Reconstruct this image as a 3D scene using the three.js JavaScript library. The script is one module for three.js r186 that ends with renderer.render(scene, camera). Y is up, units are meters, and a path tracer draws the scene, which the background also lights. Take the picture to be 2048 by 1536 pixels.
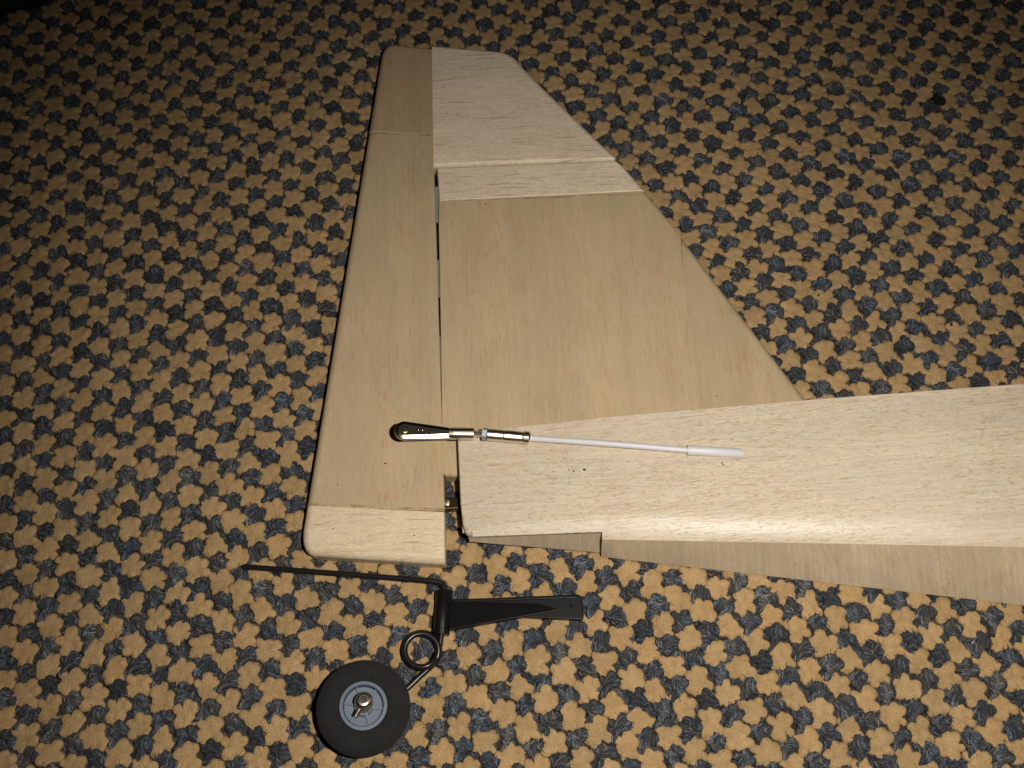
import * as THREE from 'three';
import { mergeGeometries, toCreasedNormals } from 'three/addons/utils/BufferGeometryUtils.js';

// ---------------------------------------------------------------- camera, flash, exposure
const H = 0.285;                                  // lens height above the top of the pile, metres
const FOCAL = 1990, PITCH = 1.15890579, ROLL = -0.02827541;
const scene = new THREE.Scene();
scene.background = new THREE.Color(0x000000);     // a dark room
const camera = new THREE.PerspectiveCamera(2 * Math.atan(768 / FOCAL) * 180 / Math.PI, 4 / 3, 0.01, 20);
const sP = Math.sin(PITCH), cP = Math.cos(PITCH), sR = Math.sin(ROLL), cR = Math.cos(ROLL);
const V3 = (x, y, z) => new THREE.Vector3(x, y, z);
const camDown = V3(0, -cP, sP), camFwd = V3(0, -sP, -cP), camRight0 = V3(1, 0, 0);
const camR = camRight0.clone().multiplyScalar(cR).addScaledVector(camDown, -sR);
const camD = camRight0.clone().multiplyScalar(sR).addScaledVector(camDown, cR);
camera.position.set(0, H, 0);
camera.quaternion.setFromRotationMatrix(new THREE.Matrix4().makeBasis(camR, camD.clone().negate(), camFwd.clone().negate()));
scene.add(camera);

const renderer = new THREE.WebGLRenderer({ antialias: true });
renderer.setSize(1024, 768);
renderer.toneMapping = THREE.LinearToneMapping;
renderer.toneMappingExposure = 1.0;
renderer.shadowMap.enabled = true;
renderer.shadowMap.type = THREE.PCFSoftShadowMap;

// the flash tube of the camera, to the right of the lens
const flash = new THREE.SpotLight(0xfffaf2, 0.36, 0, 0.90, 1.0, 2);
flash.position.set(0.05, H + 0.012, -0.012);
flash.target.position.set(0.038, 0, -0.038);
flash.castShadow = true;
flash.shadow.mapSize.set(2048, 2048);
flash.shadow.radius = 0.28;
flash.shadow.camera.near = 0.02; flash.shadow.camera.far = 2;
flash.shadow.bias = -0.0005;
scene.add(flash, flash.target);

// ---------------------------------------------------------------- helpers
let seed = 12345;
const rnd = () => { seed |= 0; seed = seed + 0x6D2B79F5 | 0; let t = Math.imul(seed ^ seed >>> 15, 1 | seed); t = t + Math.imul(t ^ t >>> 7, 61 | t) ^ t; return ((t ^ t >>> 14) >>> 0) / 4294967296; };
const rr = (a, b) => a + (b - a) * rnd();
const lerp = (a, b, t) => a + (b - a) * t, clamp = (x, a = 0, b = 1) => Math.min(b, Math.max(a, x));
const smooth = (a, b, x) => { const t = clamp((x - a) / (b - a)); return t * t * (3 - 2 * t); };
function hash2(ix, iy, s) { let h = Math.imul(ix, 374761393) + Math.imul(iy, 668265263) + Math.imul(s, 974711) | 0; h = Math.imul(h ^ h >>> 13, 1274126177); return ((h ^ h >>> 16) >>> 0) / 4294967296; }
function noise(x, y, s) {
  const ix = Math.floor(x), iy = Math.floor(y), fx = x - ix, fy = y - iy, u = fx * fx * (3 - 2 * fx), v = fy * fy * (3 - 2 * fy);
  return lerp(lerp(hash2(ix, iy, s), hash2(ix + 1, iy, s), u), lerp(hash2(ix, iy + 1, s), hash2(ix + 1, iy + 1, s), u), v);
}
const fbm = (x, y, s, n = 3) => { let a = 0, w = 0.5, t = 0; for (let i = 0; i < n; i++) { a += w * noise(x, y, s + i * 17); t += w; x *= 2.03; y *= 2.03; w *= 0.5; } return a / t; };

// a measured place of the photograph (full size 2048 x 1536) at a height above the pile, or on a plane
function rayDir(px, py) {
  const a = px - 1024, b = py - 768;
  const u = (cR * a + sR * b) / FOCAL, v = (-sR * a + cR * b) / FOCAL;
  return V3(u, -sP - v * cP, -(cP - v * sP));
}
function at(px, py, h = 0) { const d = rayDir(px, py); return d.multiplyScalar((h - H) / d.y).add(V3(0, H, 0)); }
function onPlane(px, py, o, n) { const d = rayDir(px, py), c = V3(0, H, 0); return d.multiplyScalar(o.clone().sub(c).dot(n) / d.dot(n)).add(c); }

const used = {};
function numbered(n) { const k = used[n] = (used[n] ?? -1) + 1; return k ? `${n}_${String(k).padStart(3, '0')}` : n; }
function thing(name, label, category, kind) {
  const o = new THREE.Group(); o.name = numbered(name); scene.add(o);
  o.userData = kind ? { label, kind } : { label, category };
  return o;
}
function part(name, geo, mat, parent, label) {
  const m = new THREE.Mesh(Array.isArray(geo) ? mergeGeometries(geo.map(g => { const k = g.index ? g.toNonIndexed() : g; for (const a of Object.keys(k.attributes)) if (!['position', 'normal', 'uv'].includes(a)) k.deleteAttribute(a); return k; })) : geo, mat);
  m.name = name; m.castShadow = m.receiveShadow = true; parent.add(m);
  if (label) m.userData.label = label;
  return m;
}

// a flat piece in the plane of frame {o,u,v,n}: outline of [a,b] counter-clockwise seen along -n, per-edge profile of [inset, drop] steps
function board(f, outline, radii, thick, uvOf, profileOf) {
  const n = outline.length, pos = [], nor = [], uv = [];
  let area = 0; for (let i = 0; i < n; i++) { const [a, b] = outline[i], [c, d] = outline[(i + 1) % n]; area += a * d - b * c; }
  if (area < 0) { outline = outline.slice().reverse(); const r = radii.slice().reverse(); radii = r.slice(1).concat(r[0]); }
  const dir = [], out = [];
  for (let i = 0; i < n; i++) { const [a, b] = outline[i], [c, d] = outline[(i + 1) % n], l = Math.hypot(c - a, d - b) || 1e-9; dir.push([(c - a) / l, (d - b) / l]); out.push([(d - b) / l, -(c - a) / l]); }
  const STEPS = 7;
  const prof = profileOf || (r => { const p = []; for (let k = 0; k <= STEPS; k++) { const t = k / STEPS * Math.PI / 2; p.push([r * (1 - Math.sin(t)), r * (1 - Math.cos(t)), Math.cos(t), Math.sin(t)]); } return p; });
  const profs = radii.map(r => prof(r)), K = profs[0].length;
  const vert = (i, k) => {             // corner i (between edges i-1 and i) at profile step k
    const e = (i + n - 1) % n, da = profs[e][k][0], db = profs[i][k][0];
    const [ax, ay] = out[e], [bx, by] = out[i], det = ax * by - ay * bx, [px, py] = outline[i];
    let x, y;
    const dot = ax * bx + ay * by;
    if (Math.abs(det) < 0.6 && dot > 0) { const d = (da + db) / 2 / (1 + dot); x = px - d * (ax + bx); y = py - d * (ay + by); } else { x = px + (-da * by + db * ay) / det; y = py + (da * bx - db * ax) / det; }
    return [x, y, Math.max(profs[e][k][1], profs[i][k][1])];
  };
  const P = (x, y, drop) => f.o.clone().addScaledVector(f.u, x).addScaledVector(f.v, y).addScaledVector(f.n, -drop);
  const push = (q, N) => { const p = P(q[0], q[1], q[2]); pos.push(p.x, p.y, p.z); nor.push(N.x, N.y, N.z); const t = uvOf ? uvOf(p, q) : [q[0], q[1]]; uv.push(t[0], t[1]); };
  const normal = (i, k, end) => {      // of edge i's strip at its start or end corner
    const j = end ? (i + 1) % n : (i + n - 1) % n; let [x, y] = out[i];
    if (out[j][0] * x + out[j][1] * y > 0.86) { x += out[j][0]; y += out[j][1]; const l = Math.hypot(x, y); x /= l; y /= l; }
    const c = profs[i][k][2], s = profs[i][k][3];
    return f.u.clone().multiplyScalar(x * s).addScaledVector(f.v, y * s).addScaledVector(f.n, c);
  };
  const top = []; for (let i = 0; i < n; i++) top.push(vert(i, 0));
  const tri = THREE.ShapeUtils.triangulateShape(top.map(t => new THREE.Vector2(t[0], t[1])), []);
  for (const t of tri) for (const i of t) push(top[i], f.n);
  for (let i = 0; i < n; i++) {
    const j = (i + 1) % n;
    for (let k = 0; k < K; k++) {
      const A = vert(i, k), B = vert(j, k), last = k === K - 1;
      const C = last ? [A[0], A[1], thick] : vert(i, k + 1), D = last ? [B[0], B[1], thick] : vert(j, k + 1), kk = last ? k : k + 1;
      const nA = normal(i, k, 0), nB = normal(i, k, 1), nC = normal(i, kk, 0), nD = normal(i, kk, 1);
      push(A, nA); push(C, nC); push(B, nB); push(B, nB); push(C, nC); push(D, nD);
    }
  }
  const bot = top.map((_, i) => { const q = vert(i, K - 1); return [q[0], q[1], thick]; }), dn = f.n.clone().negate();
  for (const t of tri) for (const i of [t[0], t[2], t[1]]) push(bot[i], dn);
  const g = new THREE.BufferGeometry();
  g.setAttribute('position', new THREE.Float32BufferAttribute(pos, 3)); g.setAttribute('normal', new THREE.Float32BufferAttribute(nor, 3)); g.setAttribute('uv', new THREE.Float32BufferAttribute(uv, 2));
  return g;
}
const flatFrame = h => ({ o: V3(0, h, 0), u: V3(1, 0, 0), v: V3(0, 0, -1), n: V3(0, 1, 0) });
// a tapered round bar along points; radii per point
function lathed(a, b, prof, seg = 20) {              // prof: [distance along 0..1 of ab in metres, radius]
  const ax = b.clone().sub(a).normalize();
  const g = new THREE.LatheGeometry(prof.map(([d, r]) => new THREE.Vector2(r, d)), seg);
  const c = toCreasedNormals(g, 0.7);
  c.applyQuaternion(new THREE.Quaternion().setFromUnitVectors(V3(0, 1, 0), ax)); c.translate(a.x, a.y, a.z);
  return c;
}
const tube = (pts, r, seg = 60, rad = 12) => new THREE.TubeGeometry(new THREE.CatmullRomCurve3(pts, false, 'centripetal'), seg, r, rad);

// ---------------------------------------------------------------- textures
function dataTex(w, h, fn, srgb) {
  const d = new Uint8Array(w * h * 4), c = [0, 0, 0];
  for (let y = 0; y < h; y++) for (let x = 0; x < w; x++) { fn(x, y, c); const i = (y * w + x) * 4; d[i] = c[0]; d[i + 1] = c[1]; d[i + 2] = c[2]; d[i + 3] = 255; }
  const t = new THREE.DataTexture(d, w, h, THREE.RGBAFormat);
  t.wrapS = t.wrapT = THREE.RepeatWrapping; t.magFilter = THREE.LinearFilter; t.minFilter = THREE.LinearMipmapLinearFilter; t.generateMipmaps = true; t.needsUpdate = true;
  if (srgb) t.colorSpace = THREE.SRGBColorSpace;
  return t;
}
// wood: w x h pixels at ppm pixels per mm; grain runs along the texture's y (across = 0) or x (across = 1)
function wood(w, h, ppm, o) {
  const A = new Float32Array(w * h), B = new Float32Array(w * h);            // darkness of brown pores, height
  const dash = (x, y, len, wid, ang, amp) => {
    const n = Math.ceil(len * 1.5), dx = Math.cos(ang), dy = Math.sin(ang), bend = rr(-0.15, 0.15) / len;
    let cx = x, cy = y, a = ang;
    for (let i = 0; i < n; i++) {
      a += bend / 1.5; cx += Math.cos(a) / 1.5; cy += Math.sin(a) / 1.5;
      const t = i / n, k = amp * Math.sin(Math.PI * t) ** 0.6 * (0.65 + 0.35 * noise(i * 0.3, y, 9)), R = Math.ceil(wid + 1);
      for (let j = -R; j <= R; j++) {
        const X = Math.round(o.across ? cx : cx + j), Y = Math.round(o.across ? cy + j : cy);
        if (X < 0 || Y < 0 || X >= w || Y >= h) continue;
        const d = Math.abs(o.across ? Y - cy : X - cx), v = k * clamp(wid + 0.6 - d);
        A[Y * w + X] = Math.max(A[Y * w + X], v); B[Y * w + X] = Math.min(B[Y * w + X], -v);
      }
    }
  };
  for (const [count, l0, l1, wid, a0, a1, slant, jit] of o.dashes) for (let i = 0; i < count; i++) {
    const x = rnd() * w, y = rnd() * h; const dens = o.density ? o.density(x / w, y / h) : 1; if (rnd() > dens) continue;
    dash(x, y, rr(l0, l1) * ppm, wid * ppm * rr(0.7, 1.3), (o.across ? 0 : Math.PI / 2) + slant + rr(-jit, jit) + (o.swirl ? o.swirl(x / w, y / h) : 0), rr(a0, a1));
  }
  for (const [x, y, r, a] of o.marks || []) for (let j = -9; j <= 9; j++) for (let i = -9; i <= 9; i++) {
    const X = Math.round(x * w) + i, Y = Math.round(y * h) + j; if (X < 0 || Y < 0 || X >= w || Y >= h) continue;
    const d = Math.hypot(i, j * 1.2) / ppm, k = clamp((r - d) / 0.12) * a; if (k > 0) { A[Y * w + X] = Math.max(A[Y * w + X], 4 * k); B[Y * w + X] = -2 * k; }
  }
  for (const l of o.glue || []) for (let i = 0; i + 1 < l.length; i++) {
    const [x0, y0] = l[i], [x1, y1] = l[i + 1], N = Math.ceil(Math.hypot((x1 - x0) * w, (y1 - y0) * h) * 1.4);
    for (let k = 0; k < N; k++) { const t = k / N, cx = lerp(x0, x1, t) * w, cy = lerp(y0, y1, t) * h + 6 * (fbm(cx / 40, i, 31) - 0.5), wd = 0.5 + 3.5 * fbm(cx / 18, 3 + i, 33) ** 2, am = 0.6 * smooth(0.3, 0.7, fbm(cx / 30, 8 + i, 35));
      for (let j = -4; j <= 4; j++) { const X = Math.round(cx), Y = Math.round(cy + j); if (X < 0 || Y < 0 || X >= w || Y >= h) continue; A[Y * w + X] = Math.max(A[Y * w + X], am * clamp(wd - Math.abs(j) + 0.5)); } }
  }
  const S = o.seed, hgt = new Float32Array(w * h);
  const map = dataTex(w, h, (x, y, c) => {
    const al = (o.across ? x : y) / ppm, ac = (o.across ? y : x) / ppm;                    // mm along and across the grain
    const wob = ac + 0.5 * fbm(al / 22, ac / 30, S + 1) * 2;
    const band = fbm(wob / 5.5, al / 160, S + 2) - 0.5, line = fbm(wob / 0.55, al / 26, S + 3) - 0.5, fine = noise(wob / 0.2, al / 3.2, S + 4) - 0.5;
    const blot = fbm(ac / 9, al / 14, S + 5) - 0.5, speck = hash2(x, y, S) - 0.5, silk = noise(ac / 0.28, al / 0.9, S + 6) - 0.5;
    const fleck = o.fleck * smooth(0.54, 0.84, fbm(wob / 0.7, al / 3.2, S + 7, 2)) * smooth(0.33, 0.6, fbm(ac / 12, al / 30, S + 8));
    let L = 1 + o.band * band + o.line * line + o.fine * fine + o.blot * blot + o.speck * speck + o.silk * silk;
    const a = A[y * w + x], pore = Math.min(a, 1), hole = Math.max(0, (a - 1) / 3);
    for (let k = 0; k < 3; k++) {
      let v = o.base[k] * L; v = lerp(v, o.fleckCol[k] * L, fleck); v = lerp(v, o.pore[k], pore * (a > 1 ? 1 : 1)); v *= 1 - 0.9 * clamp(hole);
      c[k] = clamp(v, 0, 255);
    }
    hgt[y * w + x] = clamp(0.55 + 0.28 * fine + 0.25 * line + 0.2 * silk + 0.45 * B[y * w + x] * (o.poreDepth ?? 1));
  }, true);
  const bump = dataTex(w, h, (x, y, c) => { c[0] = c[1] = c[2] = 255 * hgt[y * w + x]; });
  return { map, bump };
}

// ---------------------------------------------------------------- carpet
const LA = V3(0.0244103, 0, 0.01448898).multiplyScalar(H), LC = V3(-0.01730695, 0, 0.02460078).multiplyScalar(H), LO = V3(0.02014389, 0, -0.12233633).multiplyScalar(H);
// yarn textures: 24 mm square of curved strands
function strandTex(size, base, cols, n, len, seedS) {
  const col = new Float32Array(size * size * 3), hg = new Float32Array(size * size).fill(0.25);
  for (let i = 0; i < size * size; i++) for (let k = 0; k < 3; k++) col[i * 3 + k] = base[k];
  for (let s = 0; s < n; s++) {
    let x = rnd() * size, y = rnd() * size, a = fbm(x / size * 5, y / size * 5, seedS, 2) * 14 + rr(-0.4, 0.4), bend = rr(-0.035, 0.035);
    const pick = cols[Math.floor(rnd() * cols.length)], b = rr(0.55, 1.4), L = rr(0.5, 1) * len, hh = rr(0.35, 1), w2 = rnd() < 0.3 ? 2 : 1;
    for (let i = 0; i < L; i++) {
      x += Math.cos(a); y += Math.sin(a); a += bend;
      for (let q = 0; q < w2; q++) {
        const X = ((Math.round(x) + q) % size + size) % size, Y = ((Math.round(y)) % size + size) % size, j = Y * size + X;
        for (let k = 0; k < 3; k++) col[j * 3 + k] = lerp(col[j * 3 + k], pick[k] * b, 0.8); hg[j] = lerp(hg[j], hh, 0.75);
      }
    }
  }
  return { map: dataTex(size, size, (x, y, c) => { const j = (y * size + x) * 3; for (let k = 0; k < 3; k++) c[k] = clamp(col[j + k], 0, 255); }, true), bump: dataTex(size, size, (x, y, c) => { c[0] = c[1] = c[2] = 255 * hg[y * size + x]; }) };
}
const YS = 0.048;                                                                          // metres per yarn texture
const blueT = strandTex(512, [37, 39, 42], [[90, 100, 110], [72, 77, 83], [110, 113, 117], [68, 86, 104], [118, 86, 58], [34, 35, 36], [142, 144, 146], [76, 102, 122], [94, 85, 76], [46, 47, 49]], 9000, 34, 3);
const beigeT = (() => {
  const s = 768, hg = new Float32Array(s * s);
  const map = dataTex(s, s, (x, y, c) => {
    const m = fbm(x / 26, y / 26, 50) - 0.5, f = noise(x / 3.2, y / 3.2, 51) - 0.5, k = hash2(x, y, 52) - 0.5, sp = smooth(0.985, 1, hash2(x >> 1, y >> 1, 53));
    const L = 1 + 0.2 * m + 0.12 * f + 0.08 * k + 0.14 * sp;
    c[0] = clamp(166 * L, 0, 255); c[1] = clamp(136 * L * (1 + 0.02 * m), 0, 255); c[2] = clamp(94 * L * (1 + 0.1 * m), 0, 255);
    hg[y * s + x] = clamp(0.5 + 0.55 * f + 0.4 * m + 0.3 * k);
  }, true);
  return { map, bump: dataTex(s, s, (x, y, c) => { c[0] = c[1] = c[2] = 255 * hg[y * s + x]; }) };
})();
const beigeMats = [[1, 1, 1], [0.94, 0.93, 0.9], [1.0, 0.97, 0.93], [0.9, 0.9, 0.88]].map(c => new THREE.MeshStandardMaterial({ color: new THREE.Color(...c), map: beigeT.map, bumpMap: beigeT.bump, bumpScale: 0.00035, roughness: 1 }));
const blueMats = [[1, 1, 1], [0.84, 0.9, 0.98], [1.08, 1.02, 0.94], [0.8, 0.8, 0.82]].map(c => new THREE.MeshStandardMaterial({ color: new THREE.Color(...c), map: blueT.map, bumpMap: blueT.bump, bumpScale: 0.0006, roughness: 0.85 }));

// a tuft: petals [x, forward, radius, top height, dome] in mm, seen as loops of yarn pressed together
function tuftGeo(petals, o) {
  const SEG = o.seg, RINGS = o.rings, pos = [], uv = [], idx = [];
  const rOut = [];
  for (let j = 0; j < SEG; j++) {
    const a = j / SEG * 2 * Math.PI, dx = Math.cos(a), dy = Math.sin(a); let r = 0.6;
    for (const [x, y, pr] of petals) { const along = x * dx + y * dy, off = x * dy - y * dx; if (Math.abs(off) < pr) r = Math.max(r, along + Math.sqrt(pr * pr - off * off)); }
    rOut.push(r + (hash2(j, o.seed, 7) - 0.5) * o.ragged);
  }
  const height = (x, y) => {
    let s = 0, k = o.k;
    for (const [cx, cy, pr, top, dome] of petals) { const d2 = ((x - cx) ** 2 + (y - cy) ** 2) / (pr * pr); const h = d2 < 1 ? top - dome * (1 - Math.sqrt(1 - d2 * 0.96)) : top - dome * (0.8 + 1.5 * (Math.sqrt(d2) - 1)); s += Math.exp(k * h); }
    return Math.log(s) / k;
  };
  const ou = rnd(), ov = rnd(), put = (x, y, z) => { pos.push(x / 1000, z / 1000, -y / 1000); uv.push(x / 1000 / YS + ou, y / 1000 / YS + ov); };
  put(0, 0, height(0, 0));
  for (let i = 1; i <= RINGS; i++) { const t = Math.pow(i / RINGS, 0.85); for (let j = 0; j < SEG; j++) { const a = j / SEG * 2 * Math.PI, x = Math.cos(a) * rOut[j] * t, y = Math.sin(a) * rOut[j] * t; put(x, y, height(x, y) + (noise(x * 1.6 + 50, y * 1.6 + 50, o.seed) - 0.5) * o.lump - o.sink * Math.pow(t, 7)); } }
  for (let j = 0; j < SEG; j++) { const a = j / SEG * 2 * Math.PI; put(Math.cos(a) * rOut[j] * 0.86, Math.sin(a) * rOut[j] * 0.86, -2.4); }
  for (let j = 0; j < SEG; j++) { const q = (j + 1) % SEG; idx.push(0, 1 + j, 1 + q); for (let i = 0; i < RINGS; i++) { const a = 1 + i * SEG + j, b = 1 + i * SEG + q, c = a + SEG, d = b + SEG; idx.push(a, c, b, b, c, d); } }
  // loose fibres standing off the edge
  for (let h = 0; h < o.hairs; h++) {
    const a = rnd() * 2 * Math.PI, j = Math.floor(a / (2 * Math.PI) * SEG), L = rr(0.5, 1.5), b0 = rr(-1.2, 1.2); let x = Math.cos(a) * rOut[j] * 0.8, y = Math.sin(a) * rOut[j] * 0.8, z = height(x, y) + 0.05, d = a + rr(-0.9, 0.9), last = -1;
    for (let s = 0; s <= 4; s++) { const wx = -Math.sin(d) * 0.035, wy = Math.cos(d) * 0.035, base = pos.length / 3; put(x + wx, y + wy, z); put(x - wx, y - wy, z); if (last >= 0) idx.push(last, last + 1, base, base, last + 1, base + 1); last = base; x += Math.cos(d) * L / 4; y += Math.sin(d) * L / 4; z += 0.12 - 0.08 * s; d += b0 / 4; }
  }
  const g = new THREE.BufferGeometry();
  g.setAttribute('position', new THREE.Float32BufferAttribute(pos, 3)); g.setAttribute('uv', new THREE.Float32BufferAttribute(uv, 2)); g.setIndex(idx); g.computeVertexNormals();
  return g;
}
const beigeGeos = [], blueGeos = [];
for (let v = 0; v < 24; v++) {
  const p = [[rr(-0.2, 0.2), rr(-0.2, 0.2), 2.6, 0.12, 0.4]], dirs = [-0.536, 2.606], reach = [rnd() < 0.65, rnd() < 0.65];   // neighbours of its own colour lie along dirs
  dirs.push(rr(0.3, 0.8), rr(1.3, 1.8), rr(-1.8, -1.2), rr(3.6, 4.2)); if (v % 3 === 0) dirs.splice(2 + Math.floor(rnd() * 4), 1);
  dirs.forEach((a0, i) => { const a = a0 + rr(-0.16, 0.16), far = i < 2 && reach[i], R = far ? rr(2.9, 3.3) : rr(2.4, 3.0); p.push([Math.cos(a) * R, Math.sin(a) * R * 1.04, far ? rr(1.25, 1.6) : rr(1.4, 1.85), rr(0.0, 0.4), rr(0.45, 0.75)]); });
  beigeGeos.push(tuftGeo(p, { seg: 44, rings: 7, seed: 300 + v, ragged: 0.1, lump: 0.22, sink: 0.4, k: 8, hairs: 2 }));
}
for (let v = 0; v < 26; v++) {
  const j = () => rr(-0.4, 0.4), p = [[0, -0.2, 1.9, 0.1, 0.5]];
  p.push([-2.0 + j(), 0.8 + j(), rr(1.1, 1.6), rr(0.0, 0.55), rr(0.6, 1.0)]);
  p.push([0.1 + j() * 1.6, 1.55 + j(), rr(1.35, 1.85), rr(0.5, 1.05), rr(0.7, 1.1)]);
  p.push([1.95 + j(), -0.2 + j() * 1.4, rr(1.3, 1.75), rr(0.45, 1.05), rr(0.7, 1.1)]);
  p.push([-0.4 + j(), -1.8 + j(), rr(1.2, 1.6), rr(0.0, 0.55), rr(0.6, 1.0)]);
  if (v % 6) { p.push([-1.4 + j(), -2.8 + j(), rr(1.0, 1.35), rr(0.2, 0.65), 0.5]); if (v % 3) p.push([-2.3 + j(), -3.9 + j(), rr(0.75, 1.05), rr(0.2, 0.65), 0.5]); }
  blueGeos.push(tuftGeo(p, { seg: 48, rings: 7, seed: 600 + v, ragged: 0.34, lump: 0.45, sink: 0.35, k: 11, hairs: 16 }));
}
const carpet = thing('carpet', 'tan and slate blue looped carpet with a checkered star pattern, under everything', null, 'structure');
{
  const g = new THREE.PlaneGeometry(1.3, 1.0); g.rotateX(-Math.PI / 2); g.translate(0.03, -0.0013, -0.2); { const u = g.attributes.uv; for (let i = 0; i < u.count; i++) u.setXY(i, u.getX(i) * 1.3 / YS, u.getY(i) / YS); }
  part('backing', g, new THREE.MeshStandardMaterial({ color: new THREE.Color(0.75, 0.75, 0.75), map: blueT.map, bumpMap: blueT.bump, bumpScale: 0.0006, roughness: 1 }), carpet);
}
// the dark line in the far left corner: where the black furniture stands on the carpet
const edgeA = at(0, 36, 0), edgeB = at(96, 0, 0), edgeDir = edgeB.clone().sub(edgeA).normalize(), edgeOut = V3(edgeDir.z, 0, -edgeDir.x);
const beyond = p => p.clone().sub(edgeA).dot(edgeOut);
const toPixel = p => { const q = p.clone().sub(camera.position), z = q.dot(camFwd); return [1024 + FOCAL * q.dot(camR) / z, 768 + FOCAL * q.dot(camD) / z]; };
const spots = { beige: [], blue: [] };
for (let i = -75; i <= 75; i++) for (let j = -75; j <= 75; j++) for (const kind of ['blue', 'beige']) {
  const p = LO.clone().addScaledVector(LA, i + (kind === 'beige' ? 0.5 : 0)).addScaledVector(LC, j + (kind === 'beige' ? 0.5 : 0));
  if (kind === 'blue') p.add(V3(0.0002, 0, -0.0003));
  if (p.x < -0.5 || p.x > 0.5 || p.z > 0.16 || p.z < -0.55 || beyond(p) > 0.001) continue;
  p.x += rr(-0.0003, 0.0003); p.z += rr(-0.0003, 0.0003); p.y = rr(-0.0003, 0.0002) - (kind === 'blue' ? 0.0001 : 0);
  const [x, y] = toPixel(p), seen = x > -20 && x < 2068 && y > -20 && y < 1556;
  spots[kind].push({ p, near: seen ? p.distanceTo(camera.position) : 9, g: Math.floor(rnd() * (kind === 'blue' ? 26 : 24)), m: Math.floor(rnd() * 4), turn: rr(-0.22, 0.22) + (kind === 'beige' && rnd() < 0.5 ? Math.PI : 0), s: rr(0.95, 1.07), sx: rr(0.94, 1.06) });
}
for (const kind of ['beige', 'blue']) {
  const geos = kind === 'blue' ? blueGeos : beigeGeos, mats = kind === 'blue' ? blueMats : beigeMats, list = spots[kind].sort((a, b) => a.near - b.near);
  list.slice(0, 300).forEach(s => { const m = part(`${kind}_tuft`, geos[s.g], mats[s.m], carpet); m.position.copy(s.p); m.rotation.y = s.turn; m.scale.set(s.s * s.sx, s.s, s.s / s.sx); });
  const rest = list.slice(300), by = geos.map(() => []); rest.forEach(s => by[s.g].push(s));
  const q = new THREE.Quaternion(), mx = new THREE.Matrix4(), pile = new THREE.Group(); pile.name = `${kind}_pile`; pile.userData.kind = 'stuff'; carpet.add(pile);
  by.forEach((l, gi) => {
    if (!l.length) return;
    const im = new THREE.InstancedMesh(geos[gi], mats[0], l.length); im.name = `${kind}_tufts`; im.userData.kind = 'stuff'; im.castShadow = im.receiveShadow = true;
    l.forEach((s, i) => { q.setFromAxisAngle(V3(0, 1, 0), s.turn); im.setMatrixAt(i, mx.compose(s.p, q, V3(s.s * s.sx, s.s, s.s / s.sx))); im.setColorAt(i, mats[s.m].color); });
    pile.add(im);
  });
}
{
  const g = []; for (let i = 0; i < 70; i++) {
    let c = at(rr(0, 2048), rr(200, 1536), 0.0006), a = rr(0, 6.28), b = rr(-0.5, 0.5); const pts = []; for (let k = 0; k < 6; k++) { pts.push(c.clone()); c = c.clone().add(V3(Math.cos(a) * 0.0009, rr(-0.0003, 0.0003), Math.sin(a) * 0.0009)); a += b + rr(-0.3, 0.3); }
    g.push(new THREE.TubeGeometry(new THREE.CatmullRomCurve3(pts), 14, rr(0.00003, 0.00005), 4));
  }
  part('loose_fibres', g, new THREE.MeshStandardMaterial({ color: new THREE.Color(0.42, 0.32, 0.2), roughness: 1 }), carpet).userData.kind = 'stuff';
}
// black furniture foot in the far left corner, a slab with a rounded lower edge
{
  const t = thing('furniture_base', 'black furniture base on the carpet edge, in the far left corner', 'furniture');
  const o = edgeA.clone().addScaledVector(edgeDir, -0.15), A = [0, 0], B = [0.42, 0], C = [0.42, 0.22], D = [0, 0.22];
  const f = { o: V3(o.x, 0.09, o.z), u: edgeDir.clone(), v: edgeOut.clone(), n: V3(0, 1, 0) };
  part('panel', board(f, [A, B, C, D], [0.002, 0.002, 0.002, 0.002], 0.092), new THREE.MeshStandardMaterial({ color: new THREE.Color(0.004, 0.004, 0.004), roughness: 0.7 }), t);
}

// ---------------------------------------------------------------- balsa tail
const T = 0.0062;                                                     // height of the upper face of rudder and fin
const hingeA = at(888, 1127, T), hingeB = at(866, 93, T), gv = hingeB.clone().sub(hingeA).normalize(), gu = V3(-gv.z, 0, gv.x);
const finFrame = { o: hingeA.clone(), u: gu, v: gv, n: V3(0, 1, 0) };
const fl = (px, py, h = T) => { const p = at(px, py, h).sub(hingeA); return [p.dot(gu), p.dot(gv)]; };
const FW = 0.15, FH = 0.205, F0 = [-0.05, -0.008];
const finUV = (p, q) => [(q[0] - F0[0]) / FW, (q[1] - F0[1]) / FH];
const fm = (px, py, r, a) => { const q = fl(px, py); return [(q[0] - F0[0]) / FW, (q[1] - F0[1]) / FH, r, a]; };
const MARKS = [fm(971, 408, 0.3, 1), fm(770, 927, 0.33, 1), fm(805, 973, 0.24, 0.5), fm(675, 970, 0.25, 0.35), fm(823, 977, 0.2, 0.3), fm(1433, 792, 0.3, 0.45), fm(1425, 661, 0.2, 0.3), fm(1391, 552, 0.2, 0.25), fm(944, 430, 0.25, 0.25), fm(828, 1071, 0.3, 0.3), fm(666, 1058, 0.3, 0.25), fm(712, 640, 0.2, 0.2)];
const gl = l => l.map(([x, y]) => { const q = fl(x, y); return [(q[0] - F0[0]) / FW, (q[1] - F0[1]) / FH]; });
const GLUE = [gl([[606, 1011], [700, 1010], [760, 1016], [889, 1019]]), gl([[878, 402], [1000, 399], [1140, 393], [1290, 388]]), gl([[736, 266], [866, 270]])];   // thin brown lines of dried glue at the joints
const ppmF = 1152 / (FW * 1000);
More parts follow.
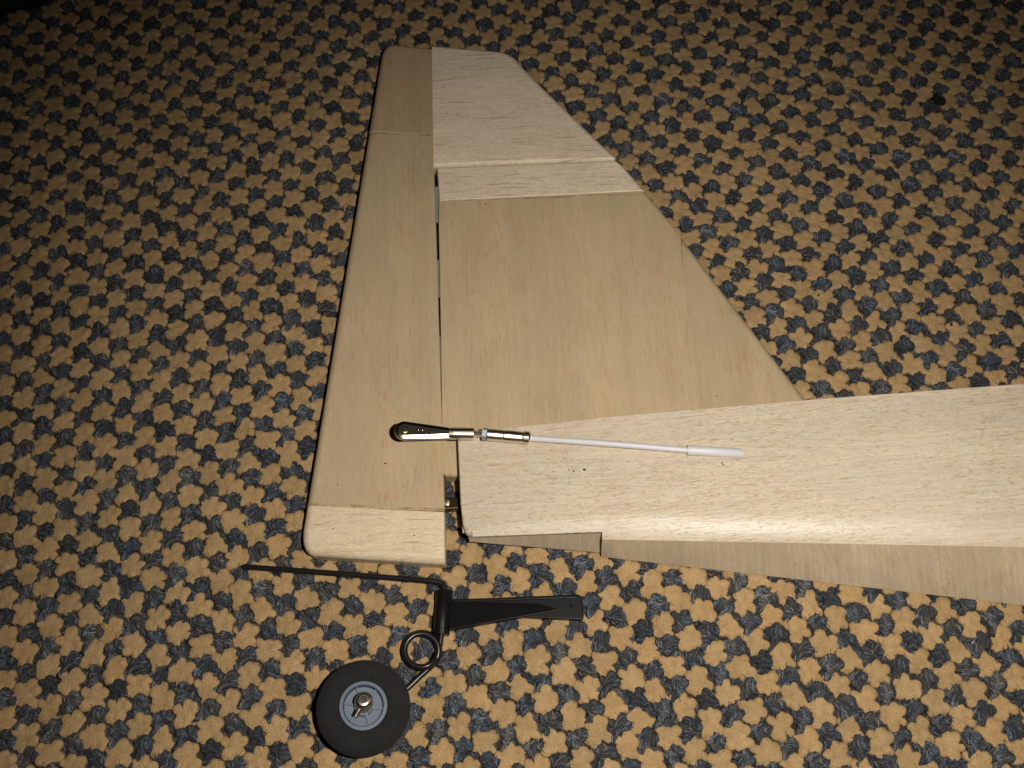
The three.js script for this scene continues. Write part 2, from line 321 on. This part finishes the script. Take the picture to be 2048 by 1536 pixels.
const vT = wood(1152, Math.round(FH * 1000 * ppmF), ppmF, { seed: 21, across: 0, base: [174, 153, 120], fleckCol: [174, 134, 92], pore: [122, 92, 62], fleck: 0.5, band: 0.08, line: 0.045, fine: 0.035, blot: 0.07, speck: 0.07, silk: 0.03, dashes: [[1500, 1.5, 6, 0.1, 0.05, 0.34, 0, 0.03], [260, 4, 14, 0.2, 0.05, 0.16, 0, 0.02]], marks: MARKS, glue: GLUE, poreDepth: 0.4 });
const hT = wood(1152, Math.round(FH * 1000 * ppmF), ppmF, { seed: 42, across: 1, base: [206, 189, 164], fleckCol: [168, 138, 106], pore: [106, 79, 57], fleck: 0.15, band: 0.05, line: 0.05, fine: 0.06, blot: 0.06, speck: 0.09, silk: 0.1, dashes: [[1800, 1, 5, 0.05, 0.15, 0.6, 0.02, 0.05], [420, 5, 15, 0.07, 0.4, 0.95, 0.02, 0.04]], marks: MARKS });
const woodMat = (t, o = {}) => new THREE.MeshPhysicalMaterial({ map: t.map, bumpMap: t.bump, bumpScale: 0.00006, roughness: 0.62, specularIntensity: 0.6, ...o });
const vMat = woodMat(vT), vMatB = woodMat(vT, { color: new THREE.Color(0.93, 0.93, 0.92) }), vMatC = woodMat(vT, { color: new THREE.Color(0.90, 0.87, 0.84) });
const hMat = woodMat(hT, { roughness: 0.5, bumpScale: 0.0001 }), hMatB = woodMat(hT, { roughness: 0.5, bumpScale: 0.0001, color: new THREE.Color(0.93, 0.9, 0.82) });

const tail = thing('model_airplane_tail', 'bare balsa model airplane tail with fin, hinged rudder and rear fuselage', 'model airplane');
const TH = 0.0056, S0 = 0.00015, S1 = 0.00002, RD = 0.0023;
const poly = (pts, h = T) => pts.map(p => fl(p[0], p[1], p[2] ?? h));
// rounded corner between three pixel points, as several points
const arc = (a, b, c, n = 6) => { const o = []; for (let i = 0; i <= n; i++) { const t = i / n; o.push([(1 - t) ** 2 * a[0] + 2 * t * (1 - t) * b[0] + t * t * c[0], (1 - t) ** 2 * a[1] + 2 * t * (1 - t) * b[1] + t * t * c[1]]); } return o; };
const hE = 0.0045;                                                    // the outline one sees of a rounded edge lies a little lower
const E = p => [p[0], p[1], hE];
// rudder
{
  const pts = [], rad = [];
  const add = (p, r) => { pts.push(p); rad.push(r); };                // r belongs to the edge that starts at p
  add(E([738, 268]), RD); add(E([614.5, 1012]), S0); add([889, 1022], 0.0003); add([881, 756], 0.0003); add([876, 592], 0.0003); add([871.5, 443], 0.0003); add([867, 325], S1); add([866.3, 270], S0);
  const rud = part('rudder', board(finFrame, poly(pts), rad, TH, finUV), vMat, tail);
  const cap = [], cr = []; const cornerT = arc([762, 118], [766, 92], [790, 91], 6);
  cap.push(E([737.6, 267])); cr.push(S0); cap.push([866.3, 269]); cr.push(S1); cap.push([864, 92.5]); cr.push(RD);
  for (const p of cornerT.reverse()) { cap.push(E(p)); cr.push(RD); }
  part('tip_block', board(finFrame, poly(cap), cr, TH, finUV), vMatC, rud, 'darker block at the top of the rudder');
  const bot = [E([614.2, 1013.5])], br = [RD]; for (const p of arc([606, 1066], [603, 1109], [630, 1112.5], 8)) { bot.push(E(p)); br.push(RD); }
  bot.push(E([891, 1130])); br.push(0.0009); bot.push([889, 1023.5]); br.push(S0);
  part('bottom_block', board(finFrame, poly(bot), br, TH, finUV), hMatB, rud, 'paler cross-grained block at the foot of the rudder');
  const horn = [E([864.2, 92.8])], hr = [RD]; for (const p of arc([1000, 105], [1028, 110], [1043, 133], 7)) { horn.push(E(p)); hr.push(RD); }
  horn.push(E([1089, 180])); hr.push(RD); horn.push(E([1177, 265])); hr.push(RD); for (const p of arc([1225, 312], [1238, 323], [1222, 323.5], 4)) { horn.push(E(p)); hr.push(0.0014); }
  horn.push([867, 331]); hr.push(S1);
  part('balance_horn', board({ ...finFrame, o: finFrame.o.clone().add(V3(0, -0.00006, 0)) }, poly(horn), hr, TH, finUV), hMat, rud, 'pale cross-grained balance block at the top, joined to the rudder');
}
// fin
{
  const cap = [[873.5, 334.5]], cr = [0.0008]; cap.push([878, 400]); cr.push(S0); cap.push(E([1291, 385])); cr.push(RD); cap.push(E([1245, 333])); cr.push(0.0012); cap.push(E([1231, 325.5])); cr.push(0.0008);
  const LE = [[1291.5, 386], [1320, 420], [1417.6, 549], [1507.5, 666], [1640, 840]];
  const main = [[878.2, 401.5]], mr = [0.0003]; for (const p of [[877, 441], [878.5, 514], [881.5, 666], [883.5, 832], [884, 880]]) { main.push(p); mr.push(0.0003); }
  main.push([1402, 880]); mr.push(S1); main.push([1400, 815]); mr.push(S1); main.push([1388, 690]); mr.push(S1); main.push([1368, 560]); mr.push(S1); main.push(E([1362.5, 476])); mr.push(RD); main.push(E([1320, 420])); mr.push(RD); main.push(E([1292, 386.5])); mr.push(S0);
  const finP = part('fin', board(finFrame, poly(main), mr, TH, finUV), vMat, tail);
  part('top_strip', board(finFrame, poly(cap), cr, TH, finUV), hMat, finP, 'pale cross-grained strip along the top of the fin');
  const side = [], sr = []; side.push([1401.6, 880]); sr.push(S0); side.push(E([1670, 880])); sr.push(RD);
  for (const p of [[1609, 799], [1507.5, 666], [1417.6, 549], [1362.5, 476]]) { side.push(E(p)); sr.push(RD); } sr[sr.length - 1] = S1;
  for (const p of [[1367.6, 560], [1387.6, 690], [1399.6, 815]]) { side.push(p); sr.push(S1); }
  part('leading_board', board({ ...finFrame, o: finFrame.o.clone().add(V3(0, -0.00006, 0)) }, poly(side), sr, TH, finUV), vMatB, finP, 'slightly greyer board along the sloping front edge of the fin');
  const post = [[883.6, 836], [885.5, 946], E([887.5, 951]), E([892, 954]), E([925, 956]), [930, 836]];
  part('rear_post', board({ ...finFrame, o: finFrame.o.clone().add(V3(0, -0.0002, 0)) }, poly(post), [S0, S0, 0.001, 0.0012, S0, S0], TH, finUV), vMat, finP);
  const hingeMat = new THREE.MeshStandardMaterial({ color: new THREE.Color(0.2, 0.185, 0.17), roughness: 0.7 });
  for (const [x0, y0, x1, y1] of [[871.5, 369, 875, 440], [876.3, 516, 878.5, 590], [879, 669, 881.5, 751]]) {
    part('hinge', board({ ...finFrame, o: finFrame.o.clone().add(V3(0, -0.0011, 0)) }, poly([[x0 - 8, y0], [x0 + 8, y0], [x1 + 8, y1], [x1 - 8, y1]]), [S0, S0, S0, S0], 0.0008, (p, q) => [q[0], q[1]]), hingeMat, tail);
  }
}
// fuselage: the flank that faces up slopes up towards the nose
const fusO = at(920, 960, 0.0098), slope = 0.11, fusN = V3(-slope, 1, 0).normalize();
const fusU = V3(1, slope, 0).normalize(), fusV = V3(0, 0, -1);
const fusFrame = { o: fusO, u: fusU, v: fusV, n: fusN };
const fs = (px, py) => { const p = onPlane(px, py, fusO, fusN).sub(fusO); return [p.dot(fusU), p.dot(fusV)]; };
const UW = 0.24, U0 = [-0.01, -0.04];
const fusUV = (p, q) => [(q[0] - U0[0]) / UW, (q[1] - U0[1]) / (UW * 0.5)];
const fmk = (px, py, r, a) => { const q = fs(px, py); return [(q[0] - U0[0]) / UW, (q[1] - U0[1]) / (UW * 0.5), r, a]; };
const ppmU = 1920 / (UW * 1000);
const sT = wood(1920, 960, ppmU, { seed: 77, across: 1, base: [189, 174, 151], fleckCol: [182, 150, 112], pore: [140, 104, 70], fleck: 0.3, band: 0.05, line: 0.08, fine: 0.06, blot: 0.04, speck: 0.09, silk: 0.07, dashes: [[17000, 0.4, 1.7, 0.12, 0.15, 0.6, 0.06, 0.12], [1500, 2, 6, 0.08, 0.3, 0.85, 0.05, 0.05], [220, 7, 20, 0.07, 0.25, 0.6, 0.05, 0.03]], density: (x, y) => 0.25 + 0.75 * smooth(0.36, 0.6, fbm(x * 12 + 3, y * 7, 5)), swirl: (x, y) => 0.22 * (fbm(x * 5, y * 3, 15) - 0.5), marks: [fmk(1137, 940, 0.26, 0.8), fmk(1168, 939, 0.42, 1), fmk(1147, 943, 0.26, 0.7), fmk(1444, 926, 0.3, 0.9), fmk(1446, 930, 0.3, 0.9), fmk(1474, 921, 0.2, 0.6)] });
const sideMat = woodMat(sT, { roughness: 0.43, specularIntensity: 1, bumpScale: 0.00008 });
const bT = wood(768, 384, 5.2, { seed: 91, across: 0, base: [202, 183, 153], fleckCol: [190, 154, 110], pore: [130, 104, 78], fleck: 0.3, band: 0.12, line: 0.12, fine: 0.06, blot: 0.12, speck: 0.05, silk: 0.04, dashes: [[300, 2, 9, 0.09, 0.05, 0.4, 0.25, 0.08]], marks: [[0.35, 0.8, 0.3, 0.25], [0.62, 0.7, 0.3, 0.3]] });
const bottomMat = woodMat(bT), blockMat = woodMat(bT, { color: new THREE.Color(0.86, 0.85, 0.84) });
{
  // lower edge: the sheet is sanded off in a wide flat curve of radius RB; the stern piece is 2.1 mm shorter along it
  const RB = 0.0176, FRONT = 0.008, STERN = 0.0059;
  const edge = q => {
    const o = [], N = 8;
    if (q === FRONT || q === STERN) { const tm = Math.asin(q / RB); for (let k = 0; k < N; k++) { const t = k / (N - 1) * tm; o.push([q - RB * Math.sin(t), RB * (1 - Math.cos(t)), Math.cos(t), Math.sin(t)]); } o.push([0, RB * (1 - Math.cos(tm)) + 0.00002, 0, 1]); return o; }
    for (let k = 0; k <= N; k++) { const t = k / N * Math.PI / 2; o.push([q * (1 - Math.sin(t)), q * (1 - Math.cos(t)), Math.cos(t), Math.sin(t)]); } return o;
  };
  const stern = [], sr = [], put = (a, b, q) => { stern.push(fs(a, b)); sr.push(q); };
  put(914, 867, 0.0006); put(920.5, 1008, 0.0006); put(925, 1050, 0.0008);
  for (const [a, b] of arc([926, 1055], [928, 1072], [944, 1071], 4)) put(a, b, 0.0014);
  sr[sr.length - 1] = STERN; put(1204, 1061.5, S1); put(1204, 835, S0); put(1060, 850.5, S0);
  const front = [fs(1204, 835), fs(1204, 1075), fs(2330, 1094.5), fs(2330, 742), fs(2048, 767), fs(1609, 800), fs(1232, 832)];
  const fus = part('fuselage_side', [board(fusFrame, stern, sr, 0.003, fusUV, edge), board(fusFrame, front, [S1, FRONT, S0, S0, S0, S0, S0], 0.003, fusUV, edge)], sideMat, tail);
  // flanks that face the viewer: quads with thickness
  const slab = (A, B, C, D, t, uvs) => {                              // A,B upper edge, D,C lower edge
    const g = new THREE.BufferGeometry(), n = B.clone().sub(A).cross(D.clone().sub(A)).normalize(); if (n.z < 0) n.negate();
    const b = [A, B, C, D].map(p => p.clone().addScaledVector(n, -t)), pos = [], uv = [];
    const M = 0.1477, W = 0.0738, NX = 16, NY = 5, L = A.distanceTo(B) / M, nor = [];
    const bi = (P, i, j) => P[0].clone().lerp(P[1], i).lerp(P[3].clone().lerp(P[2], i), j);
    const grid = (P, sgn) => { for (let i = 0; i < NX; i++) for (let j = 0; j < NY; j++) for (const [di, dj] of sgn > 0 ? [[0, 0], [0, 1], [1, 0], [1, 0], [0, 1], [1, 1]] : [[0, 0], [1, 0], [0, 1], [1, 0], [1, 1], [0, 1]]) {
      const x = (i + di) / NX, y = (j + dj) / NY, p = bi(P, x, y), du = bi(P, Math.min(1, x + 0.02), y).sub(bi(P, Math.max(0, x - 0.02), y)), dv = bi(P, x, Math.min(1, y + 0.05)).sub(bi(P, x, Math.max(0, y - 0.05))), N = dv.cross(du).normalize().negate().multiplyScalar(sgn);
      if (N.dot(n) * sgn < 0) N.negate(); pos.push(p.x, p.y, p.z); nor.push(N.x, N.y, N.z); uv.push(x * L, 0.95 - y * lerp(P[0].distanceTo(P[3]), P[1].distanceTo(P[2]), x) / W); } };
    grid([A, B, C, D], 1); grid(b, -1);
    const side = (P, Q, R2, S2) => { const N = Q.clone().sub(P).cross(S2.clone().sub(P)).normalize(), c = A.clone().add(B).add(C).add(D).multiplyScalar(0.25); if (N.dot(P.clone().sub(c)) < 0) N.negate(); for (const [p, u] of [[P, [0, 0.9]], [Q, [0.02, 0.9]], [R2, [0.02, 0.7]], [P, [0, 0.9]], [R2, [0.02, 0.7]], [S2, [0, 0.7]]]) { pos.push(p.x, p.y, p.z); nor.push(N.x, N.y, N.z); uv.push(...u); } };
    side(A, b[0], b[3], D); side(B, b[1], b[2], C); side(A, B, b[1], b[0]); side(D, b[3], b[2], C);
    g.setAttribute('normal', new THREE.Float32BufferAttribute(nor, 3));
    g.setAttribute('position', new THREE.Float32BufferAttribute(pos, 3)); g.setAttribute('uv', new THREE.Float32BufferAttribute(uv, 2)); return g;
  };
  const low = fusO.clone().addScaledVector(fusN, -0.0019), on = (x, y) => onPlane(x, y, low, fusN);
  part('bottom_sheet', slab(on(1204.3, 1078.8), on(2330, 1098.7), at(2330, 1243, 0.0006), at(1202, 1113.5, 0.0008), 0.0024), bottomMat, tail, 'greyer sheet on the underside of the fuselage, grain running across');
  part('tail_block', slab(on(937, 1073), on(1206, 1063.2), at(1206, 1105.5, 0.0012), at(939, 1083.5, 0.005), 0.004), blockMat, tail, 'darker notched wood under the tail end');
  const e0 = on(916.5, 869), e1 = on(925.5, 1066), foot = (p, y) => V3(p.x, y, p.z);
  part('end_block', slab(e0, e1, foot(e1, 0.0025), foot(e0, 0.0025), 0.003), blockMat, tail);
}

// ---------------------------------------------------------------- metals and plastics
const gold = new THREE.MeshStandardMaterial({ color: new THREE.Color(0.58, 0.51, 0.38), metalness: 1, roughness: 0.22 });
const nickel = new THREE.MeshStandardMaterial({ color: new THREE.Color(0.82, 0.74, 0.6), metalness: 1, roughness: 0.26 });
const zinc = new THREE.MeshStandardMaterial({ color: new THREE.Color(0.42, 0.46, 0.5), metalness: 0.8, roughness: 0.5 });
const white = new THREE.MeshPhysicalMaterial({ color: new THREE.Color(0.57, 0.545, 0.55), roughness: 0.45 });
const wireMat = new THREE.MeshStandardMaterial({ color: new THREE.Color(0.022, 0.02, 0.019), metalness: 0.5, roughness: 0.3 });
const blackPl = new THREE.MeshPhysicalMaterial({ color: new THREE.Color(0.007, 0.0065, 0.006), roughness: 0.3, specularIntensity: 0.25 });

// pushrod with clevis
{
  const t = thing('control_rod', 'white plastic control rod with gold metal clevis, lying across rudder and fuselage', 'control rod');
  const hc = 0.0148, A = at(789, 858, hc + 0.0018), B = at(907, 865, hc - 0.0006), ax = B.clone().sub(A).normalize(), sd = ax.clone().cross(V3(0, 1, 0)).normalize(), up = sd.clone().cross(ax).normalize();   // sd points to the viewer
  const vv = sd.clone().negate(), f = { o: A.clone(), u: ax, v: vv, n: up };
  const L = A.distanceTo(B), w0 = 0.00285, w1 = 0.0016, out = [], rad = [];
  for (let i = 0; i <= 10; i++) { const a = Math.PI / 2 + i / 10 * Math.PI; out.push([w0 * (1 + Math.cos(a)), w0 * Math.sin(a)]); rad.push(1); }
  out.push([L * 0.86, -w1 - 0.0002]); rad.push(1); out.push([L, -w1]); rad.push(1); out.push([L, w1]); rad.push(1);
  const prof = () => [[0.0012, 0, 1, 0], [0.0011, 0.00002, 0.95, 0.31], [0.0002, 0.00034, 0.935, 0.353], [0.00005, 0.0006, 0.6, 0.8], [0, 0.0008, 0, 1]];
  const cl = part('clevis', board(f, out, rad, 0.0012, null, prof), gold, t);
  part('lower_prong', board({ ...f, o: f.o.clone().addScaledVector(up, -0.0028).addScaledVector(vv, 0.0009) }, out, rad, 0.0011, null, prof), gold, cl);
  const pinAt = A.clone().addScaledVector(ax, w0 * 1.05);
  part('pin', lathed(pinAt.clone().addScaledVector(up, 0.00025), pinAt.clone().addScaledVector(up, -0.006), [[0, 0], [0, 0.0008], [0.0002, 0.00105], [0.0003, 0.00105], [0.0003, 0.0009], [0.0072, 0.0009], [0.0072, 0]]), gold, cl);
  for (const k of [0.40, 0.47]) part('stamp', new THREE.SphereGeometry(0.0003, 10, 6).scale(1, 0.4, 1.2).translate(...A.clone().addScaledVector(ax, L * k).addScaledVector(vv, 0.0003).toArray()), gold, cl);
  const C = at(949, 867.5, hc - 0.0018), Bc = B.clone().addScaledVector(up, -0.0008), axb = C.clone().sub(Bc).normalize(), bl = Bc.distanceTo(C);
  part('clevis_barrel', lathed(Bc.clone().addScaledVector(axb, -0.0016), C, [[0, 0.0009], [0.0004, 0.0017], [0.0016, 0.00185], [bl + 0.0013, 0.00185], [bl + 0.0016, 0.0016], [bl + 0.0016, 0]], 24), nickel, cl);
  const D0 = at(965.5, 868, hc - 0.0014), D1 = at(974.5, 869, hc - 0.0013);
  // threaded stud: ridges
  const th = [[0, 0]], tl = C.distanceTo(D0) + 0.002; for (let i = 0; i <= 12; i++) { th.push([tl * i / 12, i % 2 ? 0.00102 : 0.00082]); } th.push([tl, 0]);
  part('threaded_stud', lathed(C.clone().addScaledVector(axb, -0.0005), D0, th, 14), nickel, t);
  const nut = new THREE.CylinderGeometry(0.0019, 0.0019, D0.distanceTo(D1), 6, 1); nut.applyQuaternion(new THREE.Quaternion().setFromUnitVectors(V3(0, 1, 0), D1.clone().sub(D0).normalize())); nut.translate(...D0.clone().add(D1).multiplyScalar(0.5).toArray());
  part('nut', toCreasedNormals(nut, 0.4), zinc, t);
  const E0 = at(974.5, 869, hc - 0.0012), E1 = at(1061, 876.5, hc - 0.001), el = E0.distanceTo(E1), r = 0.00178;
  part('coupler', lathed(E0, E1, [[0, 0], [0, r * 0.85], [0.0002, r], [el * 0.37, r], [el * 0.385, r * 0.92], [el * 0.4, r * 1.02], [el * 0.6, r * 1.05], [el * 0.80, r * 0.96], [el * 0.835, r * 0.97], [el * 0.85, r * 1.12], [el * 0.965, r * 1.12], [el, r * 0.9], [el, 0]], 28), nickel, t);
  const rodTip = onPlane(1376, 900.5, fusO.clone().addScaledVector(fusN, 0.0012), fusN), slTip = onPlane(1486, 907, fusO.clone().addScaledVector(fusN, -0.0002), fusN);
  part('rod', tube([E1.clone().addScaledVector(E1.clone().sub(E0).normalize(), -0.002), E1, E1.clone().lerp(rodTip, 0.5).add(V3(0, 0.0004, 0)), rodTip], 0.00092, 40, 16), white, t);
  // sleeve of white tube, cut off along the wood
  const sdir = slTip.clone().sub(rodTip).normalize(), sl = rodTip.distanceTo(slTip);
  part('sleeve', lathed(rodTip.clone().addScaledVector(sdir, -0.0002), slTip, [[0, 0.0008], [0, 0.00138], [0.0002, 0.00142], [sl - 0.0006, 0.00142], [sl + 0.0002, 0.001], [sl + 0.0002, 0]], 24), white, t);
}
// second metal fitting seen in the gap
{
  const brass = new THREE.MeshStandardMaterial({ color: new THREE.Color(0.2, 0.14, 0.07), metalness: 1, roughness: 0.25 });
  const t = thing('clevis', 'dark gold metal fitting with a small screw, in the gap between rudder and fuselage', 'clevis');
  const A = at(886, 1006, 0.004), B = at(925, 1004, 0.004), ax = B.clone().sub(A).normalize(), sd = ax.clone().cross(V3(0, 1, 0)).negate();
  const f = { o: A, u: ax, v: sd, n: V3(0, 1, 0) }, w = 0.0021, l = A.distanceTo(B);
  part('plate', board(f, [[-0.001, -w], [l, -w], [l, w * 0.8], [-0.001, w * 0.8]], [0.0006, S0, 0.0004, 0.0004], 0.0022), brass, t);
  const s = at(893, 1004.5, 0.0041);
  const sc = part('screw', lathed(s.clone().add(V3(0, 0.0006, 0)), s, [[0, 0], [0.00002, 0.0006], [0.0002, 0.00095], [0.0006, 0.00095], [0.0006, 0]]), nickel, t);
  for (const a of [0.4, 1.97]) { const g = new THREE.BoxGeometry(0.0014, 0.00016, 0.00026); g.rotateY(a); g.translate(s.x, s.y + 0.0006, s.z); part('slot', g, blackPl, sc); }
}

// ---------------------------------------------------------------- tail wheel
{
  const t = thing('tail_wheel', 'small black tail wheel with coiled wire strut and black plastic bracket, on the carpet', 'tail wheel');
  const h = 0.0028, r = 0.0008;
  // wire: long arm, bend, through the bracket, coil, axle
  const pts = []; const add = (x, y, hh) => pts.push(at(x, y, hh));
  add(487, 1133.5, 0.0016); add(600, 1141.5, 0.0018); add(740, 1152, 0.0022); add(862, 1162, h);
  for (const [x, y] of arc([868, 1162.6], [889, 1164], [889.5, 1180], 5)) add(x, y, h);
  add(886, 1225, h); add(882.5, 1270, h);
  const cx = 843, cy = 1301, R = 34; add(880, 1288, h);
  for (let i = 1; i <= 60; i++) { const p = i / 60 * (4 * Math.PI + 0.82), q = R - 1.5 + 4 * i / 60; add(cx + q * Math.cos(p), cy + q * Math.sin(p), h + 0.0014 * smooth(0, 0.1, i / 60) - 0.0026 * smooth(0.1, 1, i / 60)); }
  add(840, 1353, h - 0.0012); add(800, 1389, h - 0.001); add(760, 1410, 0.001);
  const curve = new THREE.CatmullRomCurve3(pts, false, 'centripetal');
  const wg = [new THREE.TubeGeometry(curve, 640, r, 12)];
  const e0 = pts[0], e1 = pts[1].clone().sub(e0).normalize(); wg.push(lathed(e0.clone().addScaledVector(e1, 0.0002), e0, [[0, r * 0.99], [0.00025, r * 0.9], [0.0003, 0]], 12));
  part('wire_strut', wg, wireMat, t);
  // bracket: barrel, plate and gusset
  const b0 = at(888.5, 1182, h), b1 = at(882, 1270, h), bl = b0.distanceTo(b1), br = 0.0024;
  const brk = part('bracket', lathed(b0, b1, [[0, 0.0008], [0, br * 0.96], [0.0002, br], [bl * 0.2, br], [bl * 0.215, br * 0.93], [bl * 0.86, br * 0.93], [bl * 0.875, br], [bl - 0.0002, br], [bl, br * 0.96], [bl, 0.0008]], 28), blackPl, t);
  const pf = { o: V3(0, 0.0031, 0), u: V3(1, 0, 0), v: V3(0, 0, -1), n: V3(0, 1, 0) }, pl = (x, y, hh) => { const p = at(x, y, hh); return [p.x, -p.z]; };
  const plate = [pl(890, 1199, 0.0031), pl(890, 1228, 0.0031), pl(1046, 1234, 0.0031), pl(1160, 1240, 0.0031)], pr = [0.0003, 0.0003, 0.0003, 0.0004];
  for (const [x, y] of arc([1163, 1240], [1168, 1239], [1167.5, 1232], 3)) { plate.push(pl(x, y, 0.0031)); pr.push(0.0004); }
  for (const [x, y] of arc([1163, 1195], [1162, 1188.5], [1154, 1188.5], 3)) { plate.push(pl(x, y, 0.0031)); pr.push(0.0004); }
  part('arm', board(pf, plate, pr, 0.0015), blackPl, brk);
  const rim = [pl(905, 1198, 0.0036), pl(905, 1205, 0.0036), pl(1154, 1196, 0.0036), pl(1156, 1189.5, 0.0036)];
  part('rib', board({ ...pf, o: V3(0, 0.0036, 0) }, rim, [0.0003, 0.0003, 0.0003, 0.0003], 0.0009), blackPl, brk);
  // gusset: a web that falls from the plate towards the viewer
  const g0 = at(896, 1203, 0.0033), g1 = at(899, 1258, 0.0046), g2 = at(1120, 1219, 0.0038), g3 = at(1075, 1207, 0.0033), gn = V3(0, 1, 0);
  const gus = new THREE.BufferGeometry(), gp = [], F = (a, b, c) => gp.push(...a.toArray(), ...b.toArray(), ...c.toArray()), dn = p => p.clone().add(V3(0, -0.0022, 0.0002));
  F(g0, g1, g2); F(g0, g2, g3); F(g1, dn(g1), g2); F(g2, dn(g1), dn(g2)); F(g0, dn(g0), g1); F(g1, dn(g0), dn(g1)); F(g3, g2, dn(g2)); F(g3, dn(g2), dn(g3));
  gus.setAttribute('position', new THREE.Float32BufferAttribute(gp, 3)); gus.setAttribute('uv', new THREE.Float32BufferAttribute(new Float32Array(gp.length / 3 * 2), 2)); gus.computeVertexNormals();
  part('gusset', [gus, tube([g1.clone(), g1.clone().lerp(g2, 0.5), g2.clone()], 0.00022, 12, 8)], blackPl, brk);
  part('boss', lathed(at(1143, 1211, 0.0035), at(1143, 1211, 0.001), [[0, 0], [0.00005, 0.0003], [0.0002, 0.0005], [0.0008, 0.0005]], 14), blackPl, brk);

  // wheel lying on its side, a little tilted
  const w = new THREE.Group(); const wc = at(727, 1416, 0.0048); const q = new THREE.Quaternion().setFromEuler(new THREE.Euler(-0.06, 0, -0.13));
  const place = g => { const k = g.index ? g.toNonIndexed() : g; k.applyQuaternion(q); k.translate(wc.x, wc.y, wc.z); return k; };
  const tp = []; const Ro = 0.01265, Hw = 0.0044;
  tp.push([0.0058, -Hw * 0.7]); for (let i = 0; i <= 24; i++) { const a = -Math.PI / 2 + i / 24 * Math.PI; tp.push([0.0082 + (Ro - 0.0082) * Math.pow(Math.cos(a), 0.85), Hw * Math.sin(a)]); } tp.push([0.0072, Hw * 0.95]); tp.push([0.0062, Hw * 0.78]); tp.push([0.0058, Hw * 0.5]);
  const tyreT = dataTex(256, 256, (x, y, c) => { const f = hash2(x, y, 5), m = fbm(x / 9, y / 9, 6); const v = 21 + 12 * (m - 0.5) * 2 + (f > 0.96 ? 30 : 0) + 12 * (f - 0.5); c[0] = v * 1.04; c[1] = v; c[2] = v * 0.92; }, true); tyreT.repeat.set(6, 2);
  part('tyre', place(new THREE.LatheGeometry(tp.map(p => new THREE.Vector2(...p)), 72)), new THREE.MeshStandardMaterial({ map: tyreT, bumpMap: tyreT, bumpScale: 0.0006, roughness: 1 }), t);
  const hubM = new THREE.MeshPhysicalMaterial({ color: new THREE.Color(0.06, 0.082, 0.116), roughness: 0.5 });
  const hp = [[0.0006, -Hw], [0.0064, -Hw], [0.0064, Hw * 0.55], [0.00645, Hw * 0.86], [0.0063, Hw * 0.95], [0.0061, Hw * 0.97], [0.0055, Hw * 0.97], [0.0053, Hw * 0.93], [0.0050, Hw * 0.58], [0.0026, Hw * 0.5], [0.0024, Hw * 0.72], [0.0008, Hw * 0.72], [0.0008, -Hw]];
  const hub = part('hub', place(toCreasedNormals(new THREE.LatheGeometry(hp.map(p => new THREE.Vector2(...p)), 64), 0.5)), hubM, t);
  for (let i = 0; i < 6; i++) { const g = new THREE.BoxGeometry(0.0032, Hw * 0.22, 0.00062); g.translate(0.0036, Hw * 0.62, 0); g.rotateY(0.9 + i * Math.PI / 3); part('spoke', place(g), hubM, hub); }
  const col = part('collar', place(toCreasedNormals(new THREE.LatheGeometry([[0.00245, 0.0036], [0.00245, 0.0062], [0.00238, 0.0066], [0.0021, 0.0071], [0.0017, 0.0075], [0.0012, 0.0077], [0.0008, 0.0077], [0.0007, 0.0074], [0.0007, 0.0036]].map(p => new THREE.Vector2(...p)), 40), 0.75).rotateX(-0.16).translate(0.0001, -0.0004, 0.0001)), nickel, t);
  part('axle_end', place(new THREE.CylinderGeometry(0.0007, 0.0007, 0.008, 16).translate(0.0001, 0.0022, -0.0010)), wireMat, col);
  const sg = lathed(V3(0, 0, 0), V3(1, 0, 0), [[0, 0], [0, 0.0007], [0.0002, 0.0008], [0.0008, 0.00068], [0.001, 0.0008], [0.0014, 0.00068], [0.0016, 0.0008], [0.002, 0.00068], [0.0022, 0.0008], [0.0026, 0.0007], [0.0026, 0.0003], [0.0018, 0.0003], [0.0018, 0]], 16); sg.translate(0.0019, 0, 0); sg.rotateY(-2.05); sg.translate(0.0001, 0.0052, -0.0010);
  part('set_screw', place(sg), new THREE.MeshStandardMaterial({ color: new THREE.Color(0.16, 0.14, 0.1), metalness: 0.9, roughness: 0.4 }), col);
}
// black crumb on the far carpet
{
  const g = new THREE.IcosahedronGeometry(0.0017, 4), p = g.attributes.position;
  for (let i = 0; i < p.count; i++) { const v = V3().fromBufferAttribute(p, i), k = 0.45 + 1.1 * noise(v.x * 1100 + 9, v.z * 1100 + v.y * 900 + 9, 3); p.setXYZ(i, v.x * k * 1.5, v.y * k * 0.4, v.z * k * 1.25); }
  g.computeVertexNormals(); g.rotateY(-0.5); const c = at(1876, 200, 0.0004); 
  const m = new THREE.Mesh(g, new THREE.MeshStandardMaterial({ color: new THREE.Color(0.001, 0.001, 0.001), roughness: 1 }));
  m.name = 'crumb'; m.position.copy(c); m.userData = { label: 'tiny black crumb on the carpet near the upper right corner', category: 'crumb' }; m.castShadow = m.receiveShadow = true; scene.add(m);
}
renderer.render(scene, camera);
